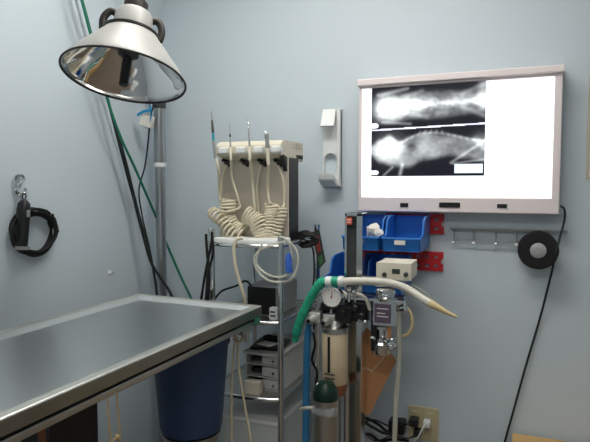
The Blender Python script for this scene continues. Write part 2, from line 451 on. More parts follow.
R = 19*k
obj('roll_body', MB().lathe(c, (0, 1, 0), [(R*.4, -.018), (R*.42, -.02), (R*.93, -.02), (R, -.014), (R, .014), (R*.93, .022), (R*.4, .022)], 48), 'blackrub', t)
obj('hub', MB().lathe(c, (0, 1, 0), [(.001, -.0225), (R*.12, -.0225), (R*.13, -.0235), (R*.34, -.0235), (R*.36, -.0225), (R*.395, -.022), (R*.395, .024), (.001, .024)], 32), 'hubgrey', t, label='silver metal hub')
obj('peg', MB().cyl((c.x, c.y, c.z+.004), (c.x, WY-.018, c.z+.004), .006), 'greymet', t)
pts = [at(561, 206, WY-.07), at(564.5, 210, WY-.05), at(564, 222, WY-.05), at(556, 252, WY-.105), at(551, 275, WY-.06), at(540, 318, WY-.012), at(527, 362, WY-.012), at(512, 416, WY-.012), at(504, 445, WY-.012), at(480, 540, WY-.02)]
obj('power_cord', MB().tube(pts, .0042, 8), 'blackcord', viewer_root, label='black power cord')

# ------------------------------------------------------------------ outlet with plugs
t = thing('wall_outlet', 'ivory double outlet plate low on the wall with plugs in it', 'outlet', (at(423, 425, WY).x, WY, at(423, 440, WY).z))
a, b, c, e = rect(408, 407, 438.5, 440, WY-.006)
obj('cover_plate', MB().box((a, WY-.007, c), (b, WY, e), .003), 'outlet', t)
for k in (.28, .72):
    x = a+(b-a)*k
    rr = obj('receptacle', MB().box((x-.017, WY-.011, c+.02), (x+.017, WY-.003, e-.02), .004), 'outlet', t)
    for z in ((c+e)/2-.02, (c+e)/2+.02):
        for dx in (-.006, .006): obj('slot', MB().box((x+dx-.001, WY-.0115, z-.004), (x+dx+.001, WY-.01, z+.004)), 'black', rr)
def plug(px, py, m, lab, path, r=.0035, w=.014):
    p = at(px, py, WY-.03)
    t = thing('power_plug', lab, 'plug', (p.x, WY-.011, p.z))
    obj('plug_body', MB().box((p.x-w, WY-.055, p.z-w*.9), (p.x+w, WY-.012, p.z+w*.9), .005), m, t)
    obj('plug_cord', MB().tube([(p.x, WY-.05, p.z)]+path, r, 8), m, t)
plug(414, 421, 'black', 'black adapter plug in the left socket of the ivory outlet', [at(408, 424, WY-.08), at(390, 426, WY-.07), at(372, 420, WY-.06), at(356, 431, WY-.05), at(350, 470, WY-.05)], w=.018)
plug(427, 423, 'white', 'white plug with a pale cord in the right socket of the ivory outlet', [at(424, 426, WY-.085), at(419, 436, WY-.08), at(413, 450, WY-.06), at(410, 520, WY-.05)])
plug(418, 432, 'black', 'black plug below the white plug on the ivory outlet', [at(408, 438, WY-.08), at(392, 436, WY-.07), at(376, 441, WY-.06), at(360, 436, WY-.05), at(352, 480, WY-.05)], w=.015)
p = at(398, 426, WY-.03)
tag(obj('power_adapter', MB().box((at(389, 426, WY-.04).x, WY-.06, p.z-.026), (at(405, 426, WY-.04).x, WY-.002, p.z+.028), .006), 'black'), 'square black power adapter on the wall left of the ivory outlet', 'adapter')
for j, (lab, pp) in enumerate((('black cable arching up under the brown board', [(357, 422), (365, 418), (378, 424), (389, 432), (404, 428)]),
                               ('black cable sagging lowest in the tangle beside the outlet', [(356, 440), (368, 434), (380, 441), (394, 439), (409, 441)]),
                               ('black cable looped in the middle of the tangle beside the outlet', [(362, 446), (364, 424), (372, 427), (384, 433), (398, 434)]))):
    tag(obj('cable', MB().tube([at(x, y, WY-.035-.012*j) for x, y in pp], .006, 8), 'blackrub'), lab, 'cable')

# ------------------------------------------------------------------ notice at the right, tan cabinet
a, b, c, e = rect(587.5, 72, 640, 179, WY-.004)
t = thing('notice_board', 'pale framed notice at the right edge of the photo', 'notice', ((a+b)/2, WY, c))
obj('board_frame', shape2d([(a, c), (b, c), (b, e), (a, e)], [[(a+.008, c+.008), (b-.008, c+.008), (b-.008, e-.008), (a+.008, e-.008)]], 0, WY-.009, .009), 'panel', t)
obj('sheet', MB().box((a+.007, WY-.005, c+.007), (b-.007, WY-.001, e-.007)), 'paper', t)
zc = .484; pA = atZ(513, 432.5, zc)
p = at(512.5, 432.5, WY-.02)
x0, zc = p.x, p.z
t = thing('wooden_cabinet', 'low tan wooden cabinet against the wall at the lower right', 'cabinet', (x0+.3, WY-.02, 0))
obj('cabinet_body', MB().box((x0+.012, WY-.37, 0), (x0+.6, WY-.022, zc-.02), .002), 'wood', t)
obj('cabinet_top', MB().box((x0, WY-.39, zc-.02), (x0+.62, WY-.02, zc), .003), 'wood', t)
for k in (0, 1):
    dx = x0+.02+k*.292
    dr = obj('door', MB().box((dx, WY-.388, .03), (dx+.284, WY-.371, zc-.03), .003), 'wood', t)
    obj('handle', MB().cyl((dx+(.26 if k == 0 else .024), WY-.405, .3), (dx+(.26 if k == 0 else .024), WY-.388, .3), .008), 'steelp', dr)

# ------------------------------------------------------------------ surgery table
TZ = 1.0; sc = .40/.45
tx0, tx1, tye = -1.4647*sc, -.8839*sc, CAMY+(CAMY*-1-.3065)*sc
tyn = -1.98
t = thing('surgery_table', 'long stainless steel surgery table with raised rim at the left', 'table', ((tx0+tx1)/2, -1.17, 0))
TA = math.radians(-1.7); PV = V(((tx0+tx1)/2, tye, 0)); RM = Matrix.Rotation(TA, 3, 'Z')
def tw(x, y, z=0): return RM @ (V((x, y, z))-PV)+PV
t.location = tw((tx0+tx1)/2, -1.17)
def tobj(name, mb, m, parent=None, label=None):
    for v in mb.bm.verts: v.co = tw(*v.co)
    return obj(name, mb, m, parent or t, label=label)
rw, dp = .026, .014
def band(levels, closed_bottom=False):
    m = MB(); bm = m.bm
    LP = [[bm.verts.new((x, y, z)) for x, y in ((tx0+d, tyn+d), (tx1-d, tyn+d), (tx1-d, tye-d), (tx0+d, tye-d))] for d, z in levels]
    for A, B in zip(LP, LP[1:]):
        for k in range(4): bm.faces.new((A[k], A[(k+1) % 4], B[(k+1) % 4], B[k]))
    if closed_bottom: bm.faces.new(LP[-1])
    return m
tobj('tabletop', band([(rw-.001, TZ-.001), (rw+.014, TZ-dp), (.15, TZ-dp-.003)], True), 'steel')
tobj('rim', band([(.0, TZ-.004), (.001, TZ-.0015), (.003, TZ), (rw-.003, TZ), (rw, TZ-.001), (rw, TZ-.006)]), 'rimsteel')
tobj('edge_face', band([(.014, TZ-.034), (.002, TZ-.034), (.0, TZ-.032), (0, TZ-.004)]), 'edgesteel')
m = MB()
for q0, q1 in (((tx0+.006, tyn+.02), (tx0+.045, tye-.01)), ((tx1-.045, tyn+.02), (tx1-.006, tye-.01)), ((tx0+.045, tye-.045), (tx1-.045, tye-.01)), ((tx0+.045, tyn+.02), (tx1-.045, tyn+.055))):
    m.box((*q0, TZ-.060), (*q1, TZ-.043), .003)
tobj('under_frame', m, 'steel2')
tobj('under_pan', MB().box((tx0+.02, tyn+.03, TZ-.045), (tx1-.02, tye-.03, TZ-.026)), 'dkmet')
cx_, cyy = (tx0+tx1)/2+.02, -1.17
obj('pedestal', MB().box((cx_-.055, cyy-.075, .06), (cx_+.055, cyy+.075, TZ-.044), .012), 'dkmet', t, label='dark brown pedestal column')
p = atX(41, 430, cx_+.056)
obj('pedestal_reflection', MB().box((cx_+.054, p.y-.008, .3), (cx_+.058, p.y+.012, TZ-.1), .001), 'copper', t, label='orange brown painted reflection on the pedestal')  # thin coloured strip standing in for an orange reflection on the column
obj('base_plate', MB().box((cx_-.2, cyy-.3, 0), (cx_+.2, cyy+.3, .06), .02), 'dkmet', t)
gt = MB().box((tx1-.002, tye-.05, TZ-.058), (tx1+.0, tye-.012, TZ-.033), .0005)
tobj('corner_tape', gt, 'greentape', label='green tape under the table corner')
cl = MB(); ccx, ccy = tx1-.012, tye-.09
cl.box((ccx-.006, ccy-.03, TZ-.073), (ccx+.012, ccy+.03, TZ-.059), .003); cl.cyl((ccx+.004, ccy, TZ-.073), (ccx+.004, ccy, TZ-.10), .007)
tobj('cleat', cl, 'steel2')

# tie strings
xe = tw(tx1-.012, -1.0).x
P = lambda px, py: atX(px, py, xe)
ztp = TZ-.058
m = MB().tube([V((xe, P(108.5, 396).y, ztp)), P(108, 402), P(108.5, 415), P(110, 432), P(112, 450), P(116, 455), P(119, 446), P(120, 436), P(119, 420), P(117.5, 405), V((xe, P(117, 392).y, ztp))], .0021, 8)
m.ball(P(117, 437), .0055, 1, 1, 1.3); m.tube([P(117, 437), P(113, 441), P(115, 447), P(120, 443), P(117, 437)], .002, 8)
tag(obj('string_loop', m, 'tanstring'), 'thin tan string loop knotted under the front edge of the steel table', 'string')
X2 = tx1-.008
Q = lambda px, py: at(px, py, tye-.09)
m = MB().tube([Q(236, 336), Q(233.5, 350), Q(232, 380), Q(231.5, 410), Q(232, 450), Q(233, 500)], .0038, 8)
m.tube([Q(238, 337), Q(238, 360), Q(243, 395), Q(249, 430), Q(254, 470), Q(256, 500)], .0038, 8)
m.tube([Q(233, 336), Q(238, 333), Q(243, 337), Q(239, 342), Q(233, 339)], .0048, 8)
tag(obj('tie_cord', m, 'creamcord'), 'thick cream cord with two long ends hanging from the table corner', 'cord')

# ------------------------------------------------------------------ bucket on stand
bc = at(191, 390, tye-.16); k = mpp(bc); bx, by = bc.x, tye-.16
zb = at(191, 437, by-.05).z; rt, rb = 37.5*k, 31*k; zt = TZ-.075
t = thing('bucket', 'round navy blue plastic bucket under the end of the steel table', 'bucket', (bx, by, zb))
obj('bucket_body', MB().lathe((bx, by, zb), (0, 0, 1), [(.001, 0), (rb*.86, 0), (rb*.95, .006), (rb, .022), (rt, zt-zb-.03), (rt, zt-zb), (rt-.005, zt-zb), (rt-.006, zt-zb-.03), (rb-.005, .024), (.001, .008)], 48, cap=False), 'bucket', t)
obj('rim_band', MB().lathe((bx, by, zb), (0, 0, 1), [(rt+.001, zt-zb-.034), (rt+.006, zt-zb-.03), (rt+.006, zt-zb-.004), (rt+.001, zt-zb)], 48, cap=False), 'bucket', t)
t = thing('bucket_stand', 'dark metal legged stand under the blue bucket', 'stand', (bx, by, 0))
obj('seat_ring', MB().lathe((bx, by, zb-.016), (0, 0, 1), [(rb*.55, 0), (rb*.95, 0), (rb*.95, .015), (rb*.55, .015), (rb*.55, 0)], 40, cap=False), 'steel2', t)
for ang in (200, 340, 90):
    d = V((math.cos(math.radians(ang)), math.sin(math.radians(ang)), 0))
    q = V((bx, by, 0))+d*rb*.8
    obj('leg', MB().tube([q+V((0, 0, zb-.012)), q+d*.03+V((0, 0, zb*.5)), q+d*.06+V((0, 0, .004))], .008, 10), 'steel2', t)

# ------------------------------------------------------------------ wire trolley
CY0, CY1 = -.43, -.055
B = at(280.5, 250, CY0); A = at(209, 250, CY0); bx1, bx0 = B.x, A.x
CX1 = at(317.5, 240, CY1).x
zs = [at(270, 246, CY0).z, at(270, 322, CY0).z, at(270, 398, CY0).z, .14]
t = thing('trolley', 'chrome trolley with round posts and curved front shelves against the back wall', 'trolley', ((bx0+bx1)/2, (CY0+CY1)/2, 0))
ztop = {0: at(280, 236, CY0).z, 1: at(209, 229, CY0).z, 2: at(317, 224, CY1).z, 3: at(317, 224, CY1).z}
for i, (x, y, r) in enumerate(((bx1, CY0, .0105), (bx0, CY0+.02, .0115), (bx1, CY1, .0125), (bx0, CY1, .0115))):
    ps = obj('post', MB().cyl((x, y, .07), (x, y, ztop[i]), r), 'chrome', t)
    obj('caster', MB().lathe((x-.012, y, .035), (1, 0, 0), [(.012, 0), (.035, .003), (.035, .021), (.012, .024)], 24), 'blackrub', ps)
for i, z in enumerate(zs):
    edge = []
    for q in range(15):
        f = q/14; edge.append((bx0+(bx1-bx0)*f, CY0-.012*math.sin(f*PI)*4*.6))
    m = MB().prism([(x, y, z-.004) for x, y in edge]+[(bx1, CY1, z-.004), (bx0, CY1, z-.004)], (0, 0, .006))
    sh = obj('shelf', m, 'steel2', t)
    ring = [V((x, y-.004, z)) for x, y in edge]+[V((bx1+.003, CY1*.5+CY0*.5, z)), V((bx1, CY1, z)), V(((bx0+bx1)/2, CY1+.003, z)), V((bx0, CY1, z)), V((bx0-.003, (CY0+CY1)/2, z)), V((edge[0][0], edge[0][1]-.004, z))]
    obj('shelf_rail', MB().tube(ring, .0075, 10, 0, closed=True), 'chrome', sh)

# ------------------------------------------------------------------ dental unit on the trolley
PY = -.27; HY = -.325
ztray = zs[0]+.0025
a0, a1 = at(219, 200, PY).x, at(288.5, 200, PY).x
zt0, zt1 = ztray, at(260, 158, PY).z
t = thing('dental_unit', 'upright beige dental unit with a wide head on top of the chrome trolley', 'dental unit', ((a0+a1)/2, -.2, ztray))
obj('front_panel', MB().box((a0, PY, zt0), (a1, PY+.02, zt1), .003), 'panel', t)
obj('side_panel', MB().box((a1-.004, PY+.006, zt0), (a1+.003, PY+.095, zt1), .002), 'black', t, label='black side panel')
obj('back_body', MB().box((a0+.004, PY+.02, zt0), (a1-.005, PY+.09, zt1-.002), .003), 'dkgrey', t)
h0, h1, hz0, hz1 = rect(216, 141.5, 281, 155, HY)
hb = -.1
hd = MB(); prof = [(HY, hz0), (HY-.006, hz0+.006), (HY-.006, hz0+.035), (HY+.012, hz1-.002), (HY+.03, hz1+.004), (hb, hz1+.006), (hb, hz0-.02), (PY+.02, hz0-.02), (PY-.01, hz0-.012)]
hd.prism([(h0, y, z) for y, z in prof], (h1-h0, 0, 0)); bmesh.ops.bevel(hd.bm, geom=hd.bm.edges[:], offset=.0025, segments=2, affect='EDGES')
hp = obj('head', hd, 'cream', t)
obj('head_bracket', MB().prism([(h1-.014, HY+.015, hz0+.002), (h1-.014, PY+.05, hz0-.022), (h1-.014, PY+.09, hz0-.028), (h1-.014, PY+.09, hz0-.07), (h1-.014, PY+.006, hz0-.07)], (.016, 0, 0)), 'black', t)
obj('side_slot', MB().box((h1-.001, hb-.075, hz0-.01), (h1+.002, hb-.008, hz0+.006), .001), 'black', hp)
gr = MB()
for k in range(2): gr.box((h1-.001, hb-.11, hz0+.03+.012*k), (h1+.001, hb-.02, hz0+.033+.012*k))
gr.box((h1-.001, hb-.075, hz0+.024), (h1+.001, hb-.072, hz0+.05)); gr.box((h1-.001, hb-.045, hz0+.024), (h1+.001, hb-.042, hz0+.05))
obj('printed_marks', gr, 'panel', hp)
for px in (225, 243, 260.5, 277):
    x = at(px, 150, HY).x; w = .021
    hl = obj('holder', MB().box((x-w, HY-.022, hz0+.004), (x+w*.95, HY+.008, hz0+.03), .006), 'white', hp)
    m = MB(); x2 = at(px+3, 163, PY).x; zz = at(px+3, 162, PY-.015).z
    m.cyl((x2-.012, PY-.022, zz+.008), (x2-.004, PY+.002, zz+.002), .007, 12); m.box((x2-.008, PY-.018, zz-.01), (x2+.014, PY+.002, zz+.004), .003); m.box((x2+.006, PY-.016, zz-.018), (x2+.013, PY+.002, zz+.0), .002)
    obj('hose_clip', m, 'black', t, label='black hose clip')

YH = HY-.03
def handpiece(lab, segs, hose_pts, coils, extra=None):
    p0 = segs[-1][0]
    t = thing('dental_handpiece', lab, 'handpiece', at(p0[0], p0[1], YH), 'handpieces standing in the dental unit head')
    for nm, (pa, pb, ra, rb_, mt) in zip(('tip', 'neck', 'grip', 'sleeve'), [(s[1], s[0], s[3], s[2], s[4]) for s in segs]):
        A_, B_ = at(*pa, YH), at(*pb, YH)
        obj(nm, MB().lathe(A_, B_-A_, [(ra*.6, 0), (ra, .002), (rb_, (B_-A_).length-.001), (rb_*.7, (B_-A_).length)], 14), mt, t)
    m = MB().tube([at(x, y, Y) for x, y, Y in hose_pts], .005, 10)
    for path, R_, n in coils:
        m.tube(coil([at(x, y, Y) for x, y, Y in path], R_, n, .12), .005, 8, 2)
    obj('coiled_hose', m, 'hose', t)
M['tealband'] = mat('teal_band', (60, 150, 170), .4)
YC = PY-.045
handpiece('tallest slim dark grey handpiece with a teal band at the left end', [((215.5, 159), (213.5, 141), .0055, .0052, 'greymet'), ((213.5, 141), (213, 133), .0055, .0055, 'tealband'), ((213, 133), (212, 120), .0055, .004, 'dkgrey'), ((212, 120), (211.5, 111), .003, .0025, 'greymet')],
          [(215.5, 158, YH), (218.5, 170, YH), (219, 190, YC), (221, 200, YC), (226, 200, YC)], [([(228, 199, YC), (228, 208, YC), (227, 217, YC), (233, 226, YC-.01), (243, 235, YC-.015)], .028, 15)])
handpiece('shortest needle handpiece standing second from the left on the dental unit', [((231, 160), (230.5, 147), .005, .004, 'cream'), ((230.5, 147), (230, 137), .0035, .002, 'greymet'), ((230, 137), (230, 134), .004, .003, 'dkgrey'), ((230, 134), (229.5, 122), .0012, .001, 'chrome')],
          [(231, 159, YH), (232, 178, YC), (238, 198, YC), (239, 208, YC), (226, 212, YC-.045)], [([(213, 213, YC-.02), (219, 218, YC-.045), (226, 227, YC-.05), (236, 237, YC-.05)], .02, 9)])
handpiece('thin handpiece with a shiny ball tip standing third on the dental unit', [((250, 160), (249.5, 146), .0055, .0045, 'cream'), ((249.5, 146), (248.5, 128), .004, .003, 'steelp'), ((248.5, 128), (248, 122), .0055, .004, 'chrome'), ((248, 122), (247.5, 117), .0015, .001, 'chrome')],
          [(250, 159, YH), (252.5, 180, YC), (254, 200, YC), (255, 210, YC), (248, 214, YC)], [([(247, 214, YC-.02), (254, 219, YC-.02), (260, 228, YC-.025), (262, 241, YC-.03)], .028, 12)])
handpiece('thick white syringe handpiece at the right end of the dental unit', [((268.5, 165), (267.5, 148), .0065, .0065, 'cream'), ((267.5, 148), (267, 139), .008, .007, 'greymet'), ((267, 139), (266.5, 134), .0075, .009, 'greymet'), ((266.5, 134), (265, 131), .004, .003, 'chrome')],
          [(268.5, 164, YH), (268, 185, YC), (269, 200, YC), (271, 204, YC)], [([(271, 204, YC), (271, 214, YC), (270, 226, YC-.015), (267, 241, YC-.03)], .021, 13)])
m = MB().tube([at(276, 163, PY-.012), at(283, 180, PY-.02), at(284, 203, PY-.02), at(282, 208, YC)], .005, 10)
m.tube(coil([at(282, 207, YC+.01), at(281, 218, YC), at(277, 231, YC-.01), at(271, 243, YC-.02)], .014, 11, .1), .005, 8, 2)
tag(obj('spare_hose', m, 'hose'), 'cream coiled hose clipped at the right side of the beige panel', 'hose')
for q, lab in (((226, 165, 222, 180, 221, 206), 'straight cream hose from the leftmost black clip on the beige panel'), ((261, 165, 257, 190, 259, 212), 'straight cream hose from the third black clip on the beige panel')):
    tag(obj('straight_hose', MB().tube([at(q[0], q[1], PY-.014), at(q[2], q[3], PY-.02), at(q[4], q[5], PY-.02)], .005, 10), 'hose'), lab, 'hose')
m = MB().tube([at(243, 238, CY0-.03), at(236, 240, CY0-.045), at(234, 250, CY0-.05), at(236, 268, CY0-.05), at(242, 290, CY0-.04), at(245, 305, CY0-.03), at(244, 330, CY0-.03)], .0065, 10)
tag(obj('drain_hose', m, 'hose'), 'cream hose hanging over the front of the top shelf behind the steel table', 'hose')
tag(obj('white_tray', MB().box((bx0+.015, CY0+.0, ztray), (bx1-.012, CY0+.125, ztray+.018), .005), 'white'), 'flat white tray under the coiled cream hoses on the top shelf', 'tray')

# cables and tubing round the trolley
for j, (lab, pp) in enumerate((('outermost black cable hanging down the left trolley post', [(213, 236), (210, 250), (205, 275), (201, 300)]),
                               ('straight black cable hanging along the left trolley post', [(206, 234), (207, 252), (209, 276), (208, 304)]),
                               ('black cable hanging inside the left trolley post', [(212, 232), (213, 254), (208, 272), (206, 300)]))):
    tag(obj('cable', MB().tube([at(x, y, CY0-.014-.01*j) for x, y in pp], .005, 8), 'blackrub'), lab, 'cable')
tag(obj('cable', MB().tube([at(x, y, CY0+.05) for x, y in ((214, 300), (222, 291), (236, 286), (246, 281), (254, 290))], .004, 8), 'blackcord'), 'thin black cable arching up to the black fronted box on the trolley', 'cable')
t = thing('suction_tube', 'clear looped tubing with a blue valve hanging from the top shelf', 'tubing', at(275, 245, CY0-.04))
Y = CY0-.045
obj('tube', MB().tube([at(x, y, Y-(.015 if i > 5 else 0)) for i, (x, y) in enumerate(((283, 242), (266, 247), (255, 256), (257, 270), (268, 280), (281, 282), (292, 278), (298, 264), (296, 250), (287, 240), (279, 236)))], .0042, 8), 'clear', t)
obj('tube', MB().tube([at(x, y, Y-.012) for x, y in ((262, 244), (256, 262), (264, 272), (276, 277), (288, 274), (292, 262), (290, 246), (284, 238))], .0036, 8), 'clear', t)
p, q = at(289, 253, Y-.012), at(289, 273, Y-.012)
obj('valve', MB().lathe(q, p-q, [(.004, 0), (.0115, .003), (.0125, .05), (.0085, .058), (.0085, .066), (.003, .068)], 16), 'valveblue', t, label='blue plastic valve')
m = MB()
for k in range(4):
    m.tube([at(x+k*1.5, y+k*1.2, CY1-.08-.03*k) for x, y in ((293, 240), (300, 233), (308, 232), (313, 237), (306, 242), (297, 243))], .0065, 8)
tag(obj('cable_heap', m, 'blackrub'), 'heap of black cable on the top shelf beside the dental unit', 'cable')
t = thing('packet', 'narrow dark packet with red and green print hanging on the rear right trolley post', 'packet', at(318, 225, CY1-.03))
a_, b_ = at(312, 232, CY1-.035), at(319, 230, CY1-.035); c_, d_ = at(325, 262, CY1-.035), at(319, 269, CY1-.035)
obj('sleeve', MB().prism([a_, b_, c_, d_], (0, .008, 0)), 'dkgrey', t)
L = lambda u, v: a_.lerp(b_, u).lerp(d_.lerp(c_, u), v)+V((0, -.002, 0))
obj('red_panel', MB().prism([L(.2, .15), L(.8, .15), L(.75, .6), L(.25, .6)], (0, .002, 0)), 'redink', t, label='red printed panel')
obj('green_panel', MB().prism([L(.2, .72), L(.8, .72), L(.8, .95), L(.2, .95)], (0, .002, 0)), 'greenink', t, label='green printed panel')
tag(obj('cable', MB().tube([at(x, y, CY1-.05) for x, y in ((306, 240), (313, 250), (314, 275), (312, 300), (314, 330))], .0035, 8), 'blackrub'), 'thin dark cable hanging beside the rear right trolley post', 'cable')

# second shelf: black-fronted box and white block
z1 = zs[1]+.0025
a, b, _, e = rect(248, 287, 276, 318, CY0+.06)
t = thing('monitor_box', 'black fronted grey box on the middle shelf of the trolley', 'device', ((a+b)/2, CY0+.15, z1))
obj('case', MB().box((a-.004, CY0+.06, z1), (b+.004, CY0+.26, e+.004), .006), 'greymet', t)
obj('front_face', MB().box((a, CY0+.054, z1+.008), (b, CY0+.062, e), .003), 'black', t, label='glossy black front face')
for k in range(3): obj('knob', MB().cyl((a+.02+.02*k, CY0+.056, z1+.02), (a+.02+.02*k, CY0+.044, z1+.02), .005, 12), 'dkgrey', t)
a, b, _, e = rect(269, 308, 277, 319, CY0+.02)
t = thing('battery_block', 'small white block with dark marks on the middle shelf of the trolley', 'block', ((a+b)/2, CY0+.035, z1))
obj('block_body', MB().box((a, CY0+.02, z1), (b, CY0+.046, e), .003), 'white', t)
obj('marks', MB().box((a+.005, CY0+.0185, z1+.012), (b-.006, CY0+.021, z1+.018)).box((a+.005, CY0+.0185, z1+.026), (b-.008, CY0+.021, z1+.032)), 'dkgrey', t)

# third shelf: drawer unit with things on top, cream box
z2 = zs[2]+.0025; DY = CY0+.055
a, b, _, e = rect(246, 353, 281, 397, DY)
t = thing('drawer_unit', 'grey three drawer unit on the lowest visible shelf of the trolley', 'drawer unit', ((a+b)/2, DY+.12, z2))
hgt = e-z2; d0 = DY; d1 = min(CY1-.03, DY+.27)
m = MB()
for x in (a, b-.005): m.box((x, d0, z2), (x+.005, d1, e), .001)
m.box((a-.006, d0-.012, e-.008), (b+.004, d1, e+.002), .002); m.box((a, d1-.006, z2), (b, d1, e))
for k in range(4): m.box((a+.004, d0, z2+k*hgt/3.05), (b-.004, d1-.006, z2+k*hgt/3.05+.004))
obj('carcass', m, 'unitgrey', t)
for k in range(3):
    z = z2+.006+k*hgt/3.05; zz = z+hgt/3.05-.012
    dr = obj('drawer', MB().box((a+.065, d0+.002, z), (b-.007, d0+.2, zz), .002), 'unitgrey', t)
    obj('knob', MB().cyl((b-.03, d0+.004, (z+zz)/2), (b-.03, d0-.008, (z+zz)/2), .005, 12), 'chrome', dr)
    obj('open_tray', MB().box((a+.008, d0+.03, z), (a+.06, d0+.2, z+.015), .002), 'dkgrey', t, label='dark open compartment')
zt_ = e+.0025
tag(obj('folder', MB().box((a+.0, d0+.02, zt_), (b-.02, d0+.16, zt_+.012), .003, rot=Matrix.Rotation(.15, 3, 'Z')), 'black'), 'black folder lying on top of the grey drawer unit', 'folder')
tag(obj('card', MB().box((a+.03, d0+.035, zt_+.013), (b-.05, d0+.085, zt_+.017), .001, rot=Matrix.Rotation(-.25, 3, 'Z')), 'paper'), 'white card on the black folder over the drawer unit', 'card')
tag(obj('pouch', MB().ball(((a+b)/2-.02, d0+.12, zt_+.022), .03, 1.2, .8, .33).jitter(.006, 40), 'blackrub'), 'soft black pouch on the black folder over the drawer unit', 'pouch')
ty = CY0-.002
a, b, _, e = rect(244.5, 382, 259, 398, ty)
tag(obj('carton', MB().box((a, ty, z2), (b, ty+.035, e), .002), 'panel'), 'small cream carton in front of the grey drawer unit', 'carton')
# bottom shelf tub
z3 = zs[3]+.0025
tz1 = at(270, 421, CY0+.03).z
t = thing('storage_tub', 'pale plastic tub with lid on the bottom shelf of the trolley', 'tub', ((bx0+bx1)/2, (CY0+CY1)/2, z3))
x0, x1 = bx0+.035, bx1-.02
m = MB(); vs0 = [(x0+.015, CY0+.04), (x1-.015, CY0+.04), (x1-.015, CY1-.04), (x0+.015, CY1-.04)]; vs1 = [(x0, CY0+.025), (x1, CY0+.025), (x1, CY1-.025), (x0, CY1-.025)]
A_ = [m.bm.verts.new((*p, z3)) for p in vs0]; B_ = [m.bm.verts.new((*p, tz1-.015)) for p in vs1]
m.bm.faces.new(A_[::-1]); m.bm.faces.new(B_)
for k in range(4): m.bm.faces.new((A_[k], A_[(k+1) % 4], B_[(k+1) % 4], B_[k]))
obj('tub_body', m, 'smoke', t)
obj('lid', MB().box((x0-.004, CY0+.018, tz1-.016), (x1+.004, CY1-.02, tz1), .005), 'white', t)

# ------------------------------------------------------------------ examination lamp
ct = at(124.5, 77.5, CAMY+1.285); k = mpp(ct); R = 60.5*k
vd = (ct-CAM).normalized(); rr_ = vd.cross(V((0, 0, 1))).normalized(); uu = rr_.cross(vd)
n = (-vd*.40 + (rr_*-.175-uu*.985)*.917).normalized()            # where the dish faces
ax = -n
PYY = -.10; PX = at(161, 230, PYY).x
t = thing('examination_lamp', 'unlit dish lamp with mirrored reflector on a steel pole in the corner', 'lamp', (PX, PYY, 0))
pr = 5.2*mpp((PX, PYY, 1.4))
zband = at(160, 165, PYY).z; ptop = at(155, 62, PYY).z
obj('pole', MB().cyl((PX, PYY, .03), (PX, PYY, ptop-.02), pr), 'steelp', t)
obj('pole_sleeve', MB().cyl((PX, PYY, zband), (PX, PYY, ptop-.04), pr*1.12), 'steelp', t)
obj('pole_band', MB().cyl((PX, PYY, zband-.012), (PX, PYY, zband+.012), pr*1.2), 'white', t, label='white band round the pole')
obj('floor_flange', MB().lathe((PX, PYY, 0), (0, 0, 1), [(.08, 0), (.08, .02), (.03, .03), (.03, .05)], 32), 'steelp', t)
obj('pole_collar', MB().cyl((PX, PYY, at(158, 106, PYY).z-.012), (PX, PYY, at(158, 106, PYY).z+.02), pr*1.3), 'dkgrey', t)
RO = [(R, 0), (R*.99, R*.03), (R*.95, R*.10), (R*.86, R*.23), (R*.75, R*.37), (R*.64, R*.51), (R*.54, R*.63), (R*.48, R*.70), (R*.46, R*.74)]
obj('shade', MB().lathe(ct, ax, RO+[(.03, R*.75)], 56, cap=False), 'shade', t)
RI = [(a_-.004, max(.002, b_-.003)) for a_, b_ in RO]+[(R*.3, R*.735), (.02, R*.74)]
obj('reflector', MB().lathe(ct, ax, RI, 64, cap=False), 'mirror', t, sharp=False)
e1 = ax.orthogonal().normalized(); e2 = ax.cross(e1)
obj('shade_rim', MB().tube([ct+(e1*math.cos(q*PI/32)+e2*math.sin(q*PI/32))*R for q in range(64)], .003, 8, 0, closed=True), 'rim', t)
obj('bulb_socket', MB().lathe(ct, ax, [(R*.1, R*.36), (R*.17, R*.4), (R*.19, R*.6), (R*.19, R*.73)], 24), 'black', t)
obj('bulb_shield', MB().lathe(ct, ax, [(R*.05, -R*.15), (R*.075, -R*.13), (R*.08, R*.38)], 20), 'black', t)
obj('cap_gap', MB().lathe(ct, ax, [(R*.40, R*.745), (R*.47, R*.75), (R*.47, R*.79), (R*.40, R*.795)], 40), 'rim', t)
obj('lamp_housing', MB().lathe(ct, ax, [(R*.30, R*.79), (R*.33, R*.80), (R*.31, R*1.12), (R*.27, R*1.18), (R*.1, R*1.2)], 32), 'shade', t)
side = (rr_-ax*rr_.dot(ax)).normalized()
for s_ in (-1, 1):
    f = [ct+ax*R*h_+side*s_*w_*R for h_, w_ in ((.77, .46), (.92, .48), (1.04, .45), (1.12, .38), (1.1, .28))]
    obj('handle', MB().tube(f, .0105, 10, 5), 'rim', t, label='black side handle')
top = ct+ax*R*1.19
obj('knuckle', MB().lathe(top, ax, [(.02, -.008), (.034, 0), (.034, .03), (.02, .036)], 24), 'rim', t)
j = top+ax*.03
q0 = V((PX, PYY, ptop)); q1 = j+V((0, 0, .02))
obj('arm', MB().tube([q0, q0.lerp(q1, .5), q1], .015, 12, 0), 'steelp', t)
obj('arm_clamp', MB().cyl((PX, PYY, ptop-.05), (PX, PYY, ptop+.03), pr*1.5), 'dkgrey', t)
obj('arm_joint', MB().ball(q1, .026), 'rim', t)

